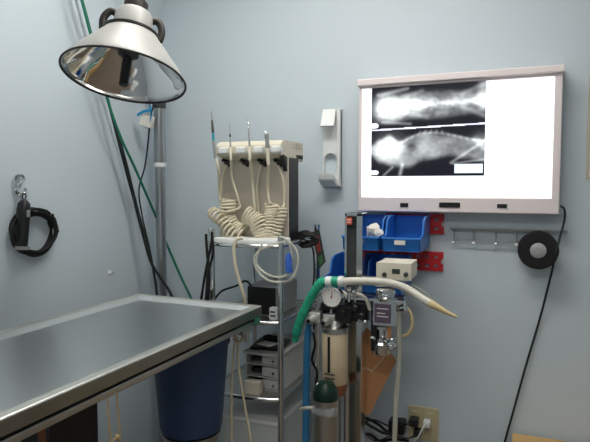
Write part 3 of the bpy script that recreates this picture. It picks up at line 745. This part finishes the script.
# tag with blue tape on black cable, cords
YT = PYY-.05
t = thing('tagged_cable', 'thin black cable with a white block tied by blue tape beside the steel pole', 'cable', at(148, 120, YT))
obj('wire', MB().tube([at(156, 104, YT), at(151.5, 112, YT), at(149.5, 128, YT), at(147.5, 148, YT), at(144.5, 168, YT), at(139, 190, YT), at(142, 215, YT), at(151, 255, YT), at(157, 296, YT), at(158, 340, YT)], .0035, 8), 'blackcord', t)
p = at(147, 121, YT-.012)
obj('block', MB().box((p.x-.03, p.y-.012, p.z-.026), (p.x+.03, p.y+.012, p.z+.026), .004, rot=Matrix.Rotation(.3, 3, 'Y')), 'paper', t, label='white block')
tp = MB()
def strip(pp, w, y):
    q = [at(x, yy, y) for x, yy in pp]; d = [V((0, 0, w))]*len(q)
    for u_, v_ in zip(q, q[1:]): tp.prism([u_-V((0, 0, w)), v_-V((0, 0, w)), v_+V((0, 0, w)), u_+V((0, 0, w))], (0, .004, 0))
strip([(137, 115), (143, 111.5), (150, 110)], .006, YT-.032); strip([(149, 106), (151.5, 112), (150, 119)], .012, YT-.034)
obj('tape', tp, 'tape', t, label='blue tape')
def cordpts(lst, off=.05):
    r_ = []
    for x, y, Y in lst:
        p_ = at(x, y, Y)
        if p_.x < LX+off: p_ = atX(x, y, LX+off)
        r_.append(p_)
    return r_
m = MB().tube(cordpts([(72, -32, -.42), (79, -10, -.38), (90, 32, -.34), (107, 98, -.28), (121, 138, -.24), (135, 168, -.2), (148, 198, -.12), (157, 219, .02), (168, 247, .03), (181, 277, .0), (191, 298, -.02), (205, 330, -.04)], .09), .0055, 8)
tag(obj('leash_cord', m, 'green'), 'bright green cord slanting from the ceiling and passing behind the steel pole', 'cord')
m = MB().tube(cordpts([(72, -32, -.43), (79, -10, -.40), (90.5, 32, -.36), (107.5, 98, -.3), (117, 135, -.27), (126, 170, -.25), (134, 200, -.22), (143, 235, -.2), (151, 262, -.18), (162, 280, -.16), (172, 297, -.15), (180, 330, -.14)], .06), .006, 8)
tag(obj('leash_cord', m, 'blackcord'), 'dark twisted cord beside the green cord, bending across the foot of the pole', 'cord')
m = MB().tube(cordpts([(72, -32, -.42), (79, -10, -.39), (90, 32, -.35), (107, 98, -.29), (119, 137, -.25), (127, 166, -.24), (136, 203, -.21), (145, 236, -.19), (152, 262, -.17), (157, 296, -.15), (158, 330, -.14)], .03), .005, 8)
tag(obj('leash_cord', m, 'green' if False else 'blackcord'), 'black cord hanging straight down just left of the pole', 'cord')

# ------------------------------------------------------------------ left wall: hooks, clipper, nail
def W(px, py, off=.02): return atX(px, py, LX+off)
t = thing('wall_hook', 'small silver double hook on the left wall above the black clipper', 'hook', W(19, 190, 0))
c = W(19.5, 186.5, .012); kk = mpp(c)
def lw(dy, dz, off=.012): return V((LX+off, c.y+dy*1.35, c.z+dz*1.1))
m = MB()
m.tube([lw(-.014, .018), lw(-.010, .032), lw(.006, .036), lw(.014, .024), lw(.004, .012), lw(-.008, .004), lw(-.012, -.012), lw(.0, -.024), lw(.014, -.02), lw(.018, -.006)], .0048, 8)
obj('double_hook', m, 'chrome', t)
obj('screw', MB().cyl(lw(.006, .036, 0), lw(.006, .036, .014), .005, 12), 'chrome', t)
obj('lower_hook', MB().tube([lw(-.004, -.022, .0), lw(-.004, -.026, .016), lw(.0, -.046, .018), lw(.008, -.05, .024), lw(.012, -.04, .026)], .003, 8), 'chrome', t)
t = thing('hair_clipper', 'black corded animal clipper hanging on the left wall', 'clipper', W(22, 225, 0))
pt, pb = W(24, 200, .035), W(21.5, 248, .035)
up = (pt-pb).normalized(); L_ = (pt-pb).length; lat = V((0, 1, 0)); lat = (lat-up*lat.dot(up)).normalized(); out = up.cross(lat)
if out.x < 0: out = -out
m = MB(); secs = [(0, .026, .014), (.06, .0245, .017), (.3, .0215, .021), (.6, .0225, .0225), (.8, .0255, .022), (.93, .022, .019), (1, .010, .010)]
rings = []
for f, w, d in secs:
    rings.append([m.bm.verts.new(pb+up*L_*f+lat*w*math.copysign(abs(math.cos(q))**.7, math.cos(q))*.74+out*d*math.copysign(abs(math.sin(q))**.7, math.sin(q))) for q in [2*PI*i/20 for i in range(20)]])
for A_, B_ in zip(rings, rings[1:]):
    for i in range(20):
        f = m.bm.faces.new((A_[i], A_[(i+1) % 20], B_[(i+1) % 20], B_[i])); f.smooth = True
m.bm.faces.new(rings[0][::-1]); m.bm.faces.new(rings[-1])
obj('clipper_body', m, 'black', t)
q = pb+up*.006
obj('blade', MB().prism([q-lat*.021-out*.008, q+lat*.021-out*.008, q+lat*.021+out*.016, q-lat*.021+out*.016], -up*.012), 'greymet', t, label='metal blade')
obj('hanging_loop', MB().tube([pt+up*-.004, pt+up*.012+lat*.008, pt+up*.024, pt+up*.012-lat*.008, pt-up*.004], .0022, 8), 'blackrub', t)
sw = pb+up*L_*.72+out*.022
obj('switch', MB().box(sw-V((.004, .006, .012)), sw+V((.004, .006, .012)), .002), 'greymet', t, label='grey switch')
cc = W(35, 233, .022); ry, rz = (W(58, 233, .022).y-W(11, 233, .022).y)/2, 24*mpp(cc)
m = MB()
pts = []
for i in range(6*20+1):
    a_ = 2*PI*i/20+.9; lp = i//20
    f1 = .86+.1*math.sin(lp*2.4)+.035*math.sin(a_*3+lp*1.7); f2 = .86+.09*math.cos(lp*1.9)
    pts.append(V((LX+.008+.0055*lp+.003*math.sin(a_*2), cc.y+ry*f1*math.cos(a_)+.006*math.sin(lp*3.1), cc.z+rz*f2*math.sin(a_)+.006*math.cos(lp*2.2))))
m.tube(pts, .0048, 8, 2)
m.tube([pt-up*.02+out*.005, W(33, 212, .05), W(45, 213, .045), W(55, 222, .04), W(58, 232, .03)], .0048, 8)
m.tube([W(28, 214, .04), W(42, 212.5, .04), W(52, 219, .04), W(55, 235, .035), W(47, 248, .03)], .0048, 8)
obj('coiled_cord', m, 'blackrub', t)
p = W(110, 273, 0)
t = thing('wall_anchor', 'tiny white wall anchor on the left wall above the table', 'anchor', p)
obj('plug_face', MB().lathe(p, (1, 0, 0), [(.011, 0), (.01, .004), (.004, .006)], 16), 'white', t)
obj('screw', MB().tube([p, p+V((.016, 0, .0)), p+V((.02, 0, .008))], .002, 8), 'steelp', t)

# ------------------------------------------------------------------ anaesthesia machine
AY = -.40
xa, xb, _, ztp = rect(344, 213, 361.5, 442, AY)
t = thing('anaesthesia_machine', 'anaesthesia machine with gauge, canister and vaporiser on a square steel column', 'machine', ((xa+xb)/2, AY+.03, 0))
m = MB(); w_ = xb-xa
m.box((xa, AY, .05), (xa+.008, AY+.06, ztp), .001); m.box((xb-.02, AY, .05), (xb, AY+.06, ztp), .002); m.box((xa+.004, AY+.02, .05), (xb-.004, AY+.06, ztp), .001)
m.box((xa, AY, ztp-.012), (xb, AY+.06, ztp), .002)
cl_ = obj('column', m, 'chrome', t)
obj('slot_panel', MB().box((xa+.008, AY+.008, ztp-.30), (xb-.02, AY+.021, ztp-.012)), 'dkgrey', t)
obj('slot_cap', MB().box((xa+.006, AY+.001, ztp-.05), (xb-.018, AY+.02, ztp-.008), .002), 'black', t)
a, b, c, e = rect(346.5, 217.5, 352, 224.5, AY)
lb = obj('logo_label', MB().box((a, AY-.001, c), (b, AY+.002, e), .0005), 'orange', t, label='small orange red label')
obj('label_print', MB().box((a+.003, AY-.0018, (c+e)/2+.002), (b-.003, AY-.0008, (c+e)/2+.006)).box((a+.003, AY-.0018, (c+e)/2-.006), (b-.003, AY-.0008, (c+e)/2-.003)), 'paper', lb)
bs = MB()
for ang in (30, 90, 150, 185, 300):
    d = V((math.cos(math.radians(ang)), math.sin(math.radians(ang)), 0)); c0 = V(((xa+xb)/2, AY+.03, .06)); bs.tube([c0, c0+d*.1, c0+d*.18-V((0, 0, .02))], .016, 10)
    bs.ball(c0+d*.18-V((0, 0, .03)), .03)
obj('caster_base', bs, 'dkmet', t)
# cross plate and manifold
GY = AY-.05
a, b, c, e = rect(318, 298, 404, 300.5, GY)
obj('cross_bar', MB().box((a, GY+.0, c), (b, GY+.045, e), .001), 'chrome', t)
g = at(331.7, 297, GY-.03); k = mpp(g)
ga = obj('pressure_gauge', MB().lathe(g, (0, -1, 0), [(9*k, -.028), (10.6*k, -.024), (10.6*k, .004), (9.6*k, .005), (9.4*k, -.001), (.001, -.001)], 36), 'chrome', t)
obj('dial', MB().lathe(g, (0, -1, 0), [(9.4*k, .0), (9.4*k, .0014), (.001, .0014)], 36), 'gaugeface', ga, label='white gauge dial')
nd = MB().box(g+V((-.001, -.004, -.004)), g+V((.001, -.002, .022)), 0, rot=Matrix.Rotation(.1, 3, 'Y'), cen=g)
for i in range(11):
    an = math.radians(-130+26*i); d = V((math.sin(an), 0, math.cos(an)))
    nd.box(g+d*7.4*k+V((-.0008, -.003, -.0015)), g+d*7.4*k+V((.0008, -.0012, .0015)))
nd.cyl(g+V((0, -.004, 0)), g+V((0, 0, 0)), .003, 10)
obj('needle', nd, 'redink', ga)
m = MB(); pbox(m, 320, 304, 346, 312, GY+.005, .045, .004); pbox(m, 336, 306, 352, 323, GY-.012, .05, .006)
pbox(m, 350, 302, 367, 322, GY-.004, .04, .006)
for px, py in ((343, 313), (356, 308), (362, 316)): m.lathe(at(px, py, GY-.008), (0, -1, 0), [(.012, -.01), (.012, .014), (.009, .017)], 16)
obj('manifold', m, 'black', t)
m = MB(); zb0 = at(330, 285, GY+.01)
m.tube([g+V((0, .02, 0)), at(340, 291, GY+.01), at(349, 296, GY+.01), at(356, 294, GY+.01), at(365, 298, GY), at(370, 310, GY)], .006, 10)
obj('elbow_tube', m, 'whitehose', t)
for px, py in ((349, 290), (354, 292), (360, 320), (365, 322)): obj('fitting', MB().lathe(at(px, py, GY-.01), (.3, -1, .2), [(.003, -.008), (.008, -.006), (.008, .008), (.006, .011), (.003, .012)], 12), 'chrome', t)
obj('riser', MB().cyl(at(349, 302, GY+.0), at(349, 287, GY+.0), .006), 'chrome', t); obj('riser', MB().cyl(at(355, 302, GY), at(355, 290, GY), .005), 'chrome', t)
for px, py in ((311.5, 318), (326, 320)):
    p = at(px+3, py, GY-.015); kx = .0095
    m = MB().box(p+V((-.02, -.006, -.018)), p+V((.022, .03, .02)), .005)
    m.lathe(p, (-.25, -1, -.12), [(.013, -.01), (.013, .022), (.010, .03), (.010, .036)], 18)
    vv = obj('valve', m, 'rimsteel', t, label='silver valve block')
    obj('outlet_port', MB().lathe(p, (-.25, -1, -.12), [(.006, .03), (.007, .0385), (.002, .039)], 14), 'black', vv)
    obj('valve_arm', MB().cyl(p+V((0, .018, .012)), p+V((.004, .02, .034)), .006), 'steel2', vv)
obj('mount_block', MB().box((at(309, 316, GY+.03).x, GY+.02, at(320, 326, GY).z), (xa+.01, AY+.02, at(320, 312, GY).z), .004), 'black', t)
# canister
c0 = at(334.5, 382, GY-.0); k = mpp(c0); cz1 = at(334.5, 330, GY).z; rC = 13.2*k
cn = obj('canister', MB().lathe(c0, (0, 0, 1), [(rC*.96, 0), (rC, .004), (rC, cz1-c0.z-.004), (rC*.96, cz1-c0.z)], 40), 'canister', t, label='beige filled clear canister')
obj('canister_head', MB().lathe((c0.x, c0.y, cz1), (0, 0, 1), [(rC*1.03, -.004), (rC*1.03, .012), (rC*.6, .016), (rC*.45, .035)], 32), 'steel2', t)
dv = V((-c0.x, CAMY-c0.y, 0)).normalized(); sd = V((0, 0, 1)).cross(dv)
def ons(px, r=1.0):
    o_ = (px-334.5)*k; return V((c0.x, c0.y, 0))+sd*-o_*(-1)+dv*math.sqrt(max(0, (rC*r)**2-o_*o_))
p = ons(329)
zA, zB = at(329, 368, GY).z, at(329, 333, GY).z
obj('level_slot', MB().box(V((p.x-.004, p.y-.004, zA)), V((p.x+.004, p.y+.004, zB)), .001), 'black', cn, label='black vertical slot')
m = MB()
for zz in (370, 374):
    z = at(330, zz, GY).z
    for i in range(6):
        q = ons(325.5+i*1.7); m.box((q.x-.0025, q.y-.0015, z-.002), (q.x+.0025, q.y+.0015, z+.0025))
obj('canister_print', m, 'dkgrey', cn)
obj('canister_base', MB().lathe((c0.x, c0.y, c0.z), (0, 0, 1), [(rC*.5, -.045), (rC*.8, -.04), (rC*1.0, -.006), (rC*1.0, .001)], 32), 'copper', t, label='brown canister base')
obj('canister_rod', MB().cyl((xa-.012, AY+.0, c0.z-.25), (xa-.012, AY+.0, cz1), .005), 'steelp', t)
obj('base_arm', MB().box((c0.x, c0.y-.006, c0.z-.04), (xa+.004, AY+.03, c0.z-.022), .003), 'steelp', t)
# vaporiser
VY = AY-.05
va = obj('vaporiser', MB().box((at(372.5, 312, VY).x, VY, at(380, 326, VY).z), (at(396, 312, VY).x, VY+.07, at(380, 301, VY).z), .003), 'chrome', t, label='square chrome vaporiser body')
a, b, c, e = rect(374.5, 304, 391, 323, VY)
obj('reflection_plate', MB().box((a, VY-.002, c), (b, VY+.001, e), .001), 'purple', va)  # purple plate painted as the reflection seen on the chrome body
m = MB()
for i, z in enumerate((c+.02, c+.03, c+.045)): m.box((a+.008, VY-.0028, z), (b-.008-.01*(i % 2), VY-.0016, z+.003))
obj('plate_marks', m, 'paper', va)
obj('body_frame', MB().box((at(372, 305, VY).x-.004, VY+.002, at(380, 352, VY).z), (at(375.5, 305, VY).x, VY+.05, at(380, 301, VY).z), .002), 'black', t)
vc = at(385.5, 300, VY+.035); k = mpp(vc)
dl = obj('dial_cap', MB().lathe(vc, (0, 0, 1), [(11*k, 0), (11.8*k, .004), (11.8*k, .011), (9*k, .013), (9*k, .02), (9.6*k, .022), (9.6*k, .034), (7.5*k, .04), (.001, .041)], 36), 'chrome', t, label='chrome dial cap')
obj('support_plate', MB().box((xb-.004, AY+.004, at(385, 301.5, VY).z-.002), (at(400, 300, VY).x, AY+.05, at(385, 300, VY).z+.001), .001), 'chrome', t)
lc = at(381.5, 326, VY+.03)
H = lambda py: at(381.5, py, VY+.03).z-lc.z
obj('lower_cylinder', MB().lathe(lc, (0, 0, 1), [(.004, H(353)), (9*k, H(353)), (9.6*k, H(351)), (9.6*k, H(343)), (7.6*k, H(341)), (7.6*k, H(338)), (5*k, H(336)), (5*k, H(329)), (8*k, H(328)), (8*k, .002)], 32), 'chrome', t)
m = MB(); p = at(391.5, 346, VY-.005)
m.lathe(p, (.15, -1, 0), [(.012, -.03), (.015, -.02), (.015, .004), (.009, .009), (.009, .02), (.007, .022)], 20); m.cyl(p+V((0, .012, .0)), p+V((0, .012, .022)), .008)
m.cyl(at(374, 339, VY), at(372, 337, VY-.01), .006); m.cyl(at(384, 346, VY+.03), p+V((0, .014, 0)), .008)
obj('drain_valve', m, 'chrome', t)
m = MB().cyl(at(391, 310, VY+.035), at(405, 308, VY+.02), .011, 20); m.cyl(at(401, 308.5, VY+.025), at(406, 308, VY+.02), .014, 20)
obj('side_port', m, 'chrome', t)
obj('indicator', pbox(MB(), 386.5, 326, 391, 339, VY+.01, .012, .004), 'brown', t, label='amber sight piece')

# brown board behind the vaporiser
YB = AY+.075
pl = [at(x, y, YB) for x, y in ((360, 322), (368, 329), (394, 357), (396, 362), (370, 414), (366, 416), (359.5, 409))]
t = thing('hanging_board', 'flat brown tapering board hanging behind the vaporiser beside the steel column', 'board', at(370, 320, YB))
m = MB().prism(pl, (0, .006, 0)); bmesh.ops.bevel(m.bm, geom=m.bm.edges[:], offset=.0018, segments=2, affect='EDGES'); obj('board_sheet', m, 'brown', t)
a_, b_ = at(360, 362, YB-.001), at(388, 345, YB-.001)
obj('crease', MB().prism([at(360.5, 365, YB-.001), at(372, 372, YB-.001), at(389, 352, YB-.001), at(388, 351, YB-.001), at(372, 370.6, YB-.001), at(360.5, 363.8, YB-.001)], (0, .0015, 0)), 'canister', t, label='pale crease line')
obj('board_hook', MB().tube([at(362, 330, YB+.003), at(360, 318, YB+.0), V((xb-.004, AY+.05, at(360, 316, YB).z))], .003, 8), 'chrome', t)

# hoses
YW = GY-.02
t = thing('breathing_hose', 'thick translucent white hose lying across the top of the anaesthesia machine', 'hose', at(360, 290, YW))
hp_ = [at(x, y, Yv) for x, y, Yv in ((334, 281.5, YW), (346, 281.3, YW), (360, 281, YW), (381, 282, YW), (396, 284.5, YW), (409, 290, YW), (422, 298.5, YW-.01), (432, 304.5, YW-.02))]
k = mpp(hp_[2])
obj('hose_tube', MB().tube(hp_, lambda s: 4.0*k*(1-.08*s), 16), 'whitehose', t)
obj('tapered_end', MB().tube([at(430, 303.3, YW-.018), at(438, 307.5, YW-.025), at(447, 312.5, YW-.03), at(457, 317, YW-.03)], lambda s: 4.0*k*(1-s*.72), 12), 'amber', t, label='yellowed tapered hose end')
p, q = at(326.5, 281.5, YW), at(336, 281.5, YW)
obj('white_cuff', MB().cyl(at(326, 281.5, YW), at(332.5, 281.5, YW), 5.4*k), 'white', t); obj('green_cuff', MB().cyl(at(332, 281.5, YW), at(339, 281.5, YW), 5.2*k), 'teal', t, label='green cuff')
obj('end_collar', MB().cyl(at(338.5, 281.5, YW), at(344, 281.3, YW), 5.6*k), 'white', t)
m = MB()
tp = [(327, 281.5, 4.4), (321, 283, 5.2), (314, 292, 4.8), (307, 305, 4.6), (301, 318, 4.8), (297, 330, 4.8), (295, 341, 3.5)]
pp = [at(x, y, YW+.004*i) for i, (x, y, w) in enumerate(tp)]; ws = [w for _, _, w in tp]
m.tube(pp, lambda s: ws[min(len(ws)-1, int(s*(len(ws)-1)+.5))]*k*(1+.06*math.sin(s*90)), 12, 10)
tag(obj('corrugated_hose', m, 'teal'), 'bright teal green hose drooping down left from the white cuff', 'hose')
m = MB().tube([at(308, 330, GY+.05), at(307, 350, GY+.05), at(306.5, 380, GY+.05), at(306, 410, GY+.05), at(306, 445, GY+.05), at(306, 520, GY+.05)], 3.9*k, 14)
m.tube([at(308, 332, GY+.05), at(309, 324, GY+.045), at(313, 318, GY+.035)], 3*k, 12)
tag(obj('supply_hose', m, 'bluehose'), 'long blue hose running straight down left of the canister', 'hose')
m = MB().tube([at(398, 305, VY+.05), at(398.5, 330, VY+.04), at(399, 352, VY+.04), at(398, 375, VY+.04), at(396, 400, VY+.04), at(394.5, 442, VY+.04), at(393, 480, VY+.04)], 2.6*k, 12)
tag(obj('clear_tube', m, 'clear'), 'pale clear tube hanging straight down right of the vaporiser', 'tube')
m = MB().tube([at(x, y, VY+.06) for x, y in ((400, 336), (406, 335), (411, 329), (412, 318), (408, 309), (402, 305))], .005, 10)
tag(obj('bent_tube', m, 'amber'), 'short cream tube curving round beside the vaporiser side port', 'tube')
m = MB().tube([at(x, y, VY+.09) for x, y in ((396, 282), (408, 284), (420, 289), (430, 298), (433, 304))], .002, 8)
tag(obj('thin_tube', m, 'clear'), 'thin clear line arching above the white hose end', 'tube')
m = MB().tube([at(x, y, GY+.07) for x, y in ((313, 332), (315, 345), (312, 360), (317, 372), (316, 385))], .0045, 8)
tag(obj('cable', m, 'blackrub'), 'short black tube between the blue hose and the beige canister', 'tube')

# beige control box
KY = AY-.0; bz = at(393, 279.5, KY).z
a, b, c, e = rect(377, 263, 411, 279.5, KY)
t = thing('control_box', 'small beige control box with a dark display and two knobs under the blue bins', 'control box', ((a+b)/2, KY+.06, c))
obj('box_case', MB().box((a, KY, c), (b, KY+.12, e), .003), 'cream', t)
obj('box_front', MB().box((a-.002, KY-.004, c-.001), (b+.002, KY+.004, e+.001), .0015), 'cream', t)
x0_, x1_, z0_, z1_ = rect(392, 269, 400, 274, KY-.004)
obj('display', MB().box((x0_, KY-.0055, z0_), (x1_, KY-.003, z1_), .0005), 'lcd', t, label='dark display')
for px in (384.5, 406):
    p = at(px, 274.5, KY-.004); obj('knob', MB().lathe(p, (0, -1, 0), [(.0075, 0), (.0075, .008), (.006, .011)], 18), 'dkgrey', t, label='dark knob')
obj('bracket', MB().box((xb-.004, AY+.02, c-.008), (b-.015, AY+.05, c-.0005), .001).box((a+.03, KY+.03, c-.008), (a+.06, KY+.1, c-.0005), .001), 'steelp', t)

# oxygen cylinder
oc = at(325.5, 420, GY-.1); k = mpp(oc); oz = at(326, 397, GY-.1).z; rO = 12.6*k
ozt = at(326, 381, GY-.1).z
t = thing('oxygen_cylinder', 'silver gas cylinder with dark green shoulder below the beige canister', 'gas cylinder', (oc.x, oc.y-.01, 0))
ocx, ocy = oc.x, oc.y
obj('cylinder_body', MB().lathe((ocx, ocy, 0), (0, 0, 1), [(rO*.9, 0), (rO, .012), (rO, oz)], 40), 'cylsilver', t)
obj('shoulder', MB().lathe((ocx, ocy, oz), (0, 0, 1), [(rO*1.02, -.004), (rO*1.03, .006), (rO*1.0, .018), (rO*.88, .032), (rO*.6, (ozt-oz)*.95), (rO*.3, ozt-oz)], 40), 'cylgreen', t, label='dark green shoulder')
p = at(317.5, 386.5, GY-.1-rO*.62)
st = MB().ball(p+V((.004, .012, 0)), .013, 1, .55, .8, 14); obj('sticker', st, 'paper', t, label='white sticker')
wr = MB().lathe((ocx, ocy, at(326, 412, GY-.1).z), (0, 0, 1), [(rO*1.02, 0), (rO*1.08, .006), (rO*1.04, .02), (rO*1.02, .026)], 28, cap=False).jitter(.004, 60)
obj('clear_wrap', wr, 'clearp', t, label='clear plastic wrap')
m = MB().tube([at(301, 409, GY-.06), at(307, 408, GY-.09), at(314, 408, GY-.1)], .006, 10)
tag(obj('tube_end', m, 'clear'), 'short pale tube end beside the silver gas cylinder', 'tube')

# ------------------------------------------------------------------ world, view
w = bpy.data.worlds.new('world'); S.world = w; w.use_nodes = True
w.node_tree.nodes['Background'].inputs[0].default_value = (.5, .55, .6, 1); w.node_tree.nodes['Background'].inputs[1].default_value = .05
S.view_settings.view_transform = 'Standard'; S.view_settings.look = 'None'; S.view_settings.gamma = 1
S.view_settings.use_curve_mapping = False; S.view_settings.exposure = .82
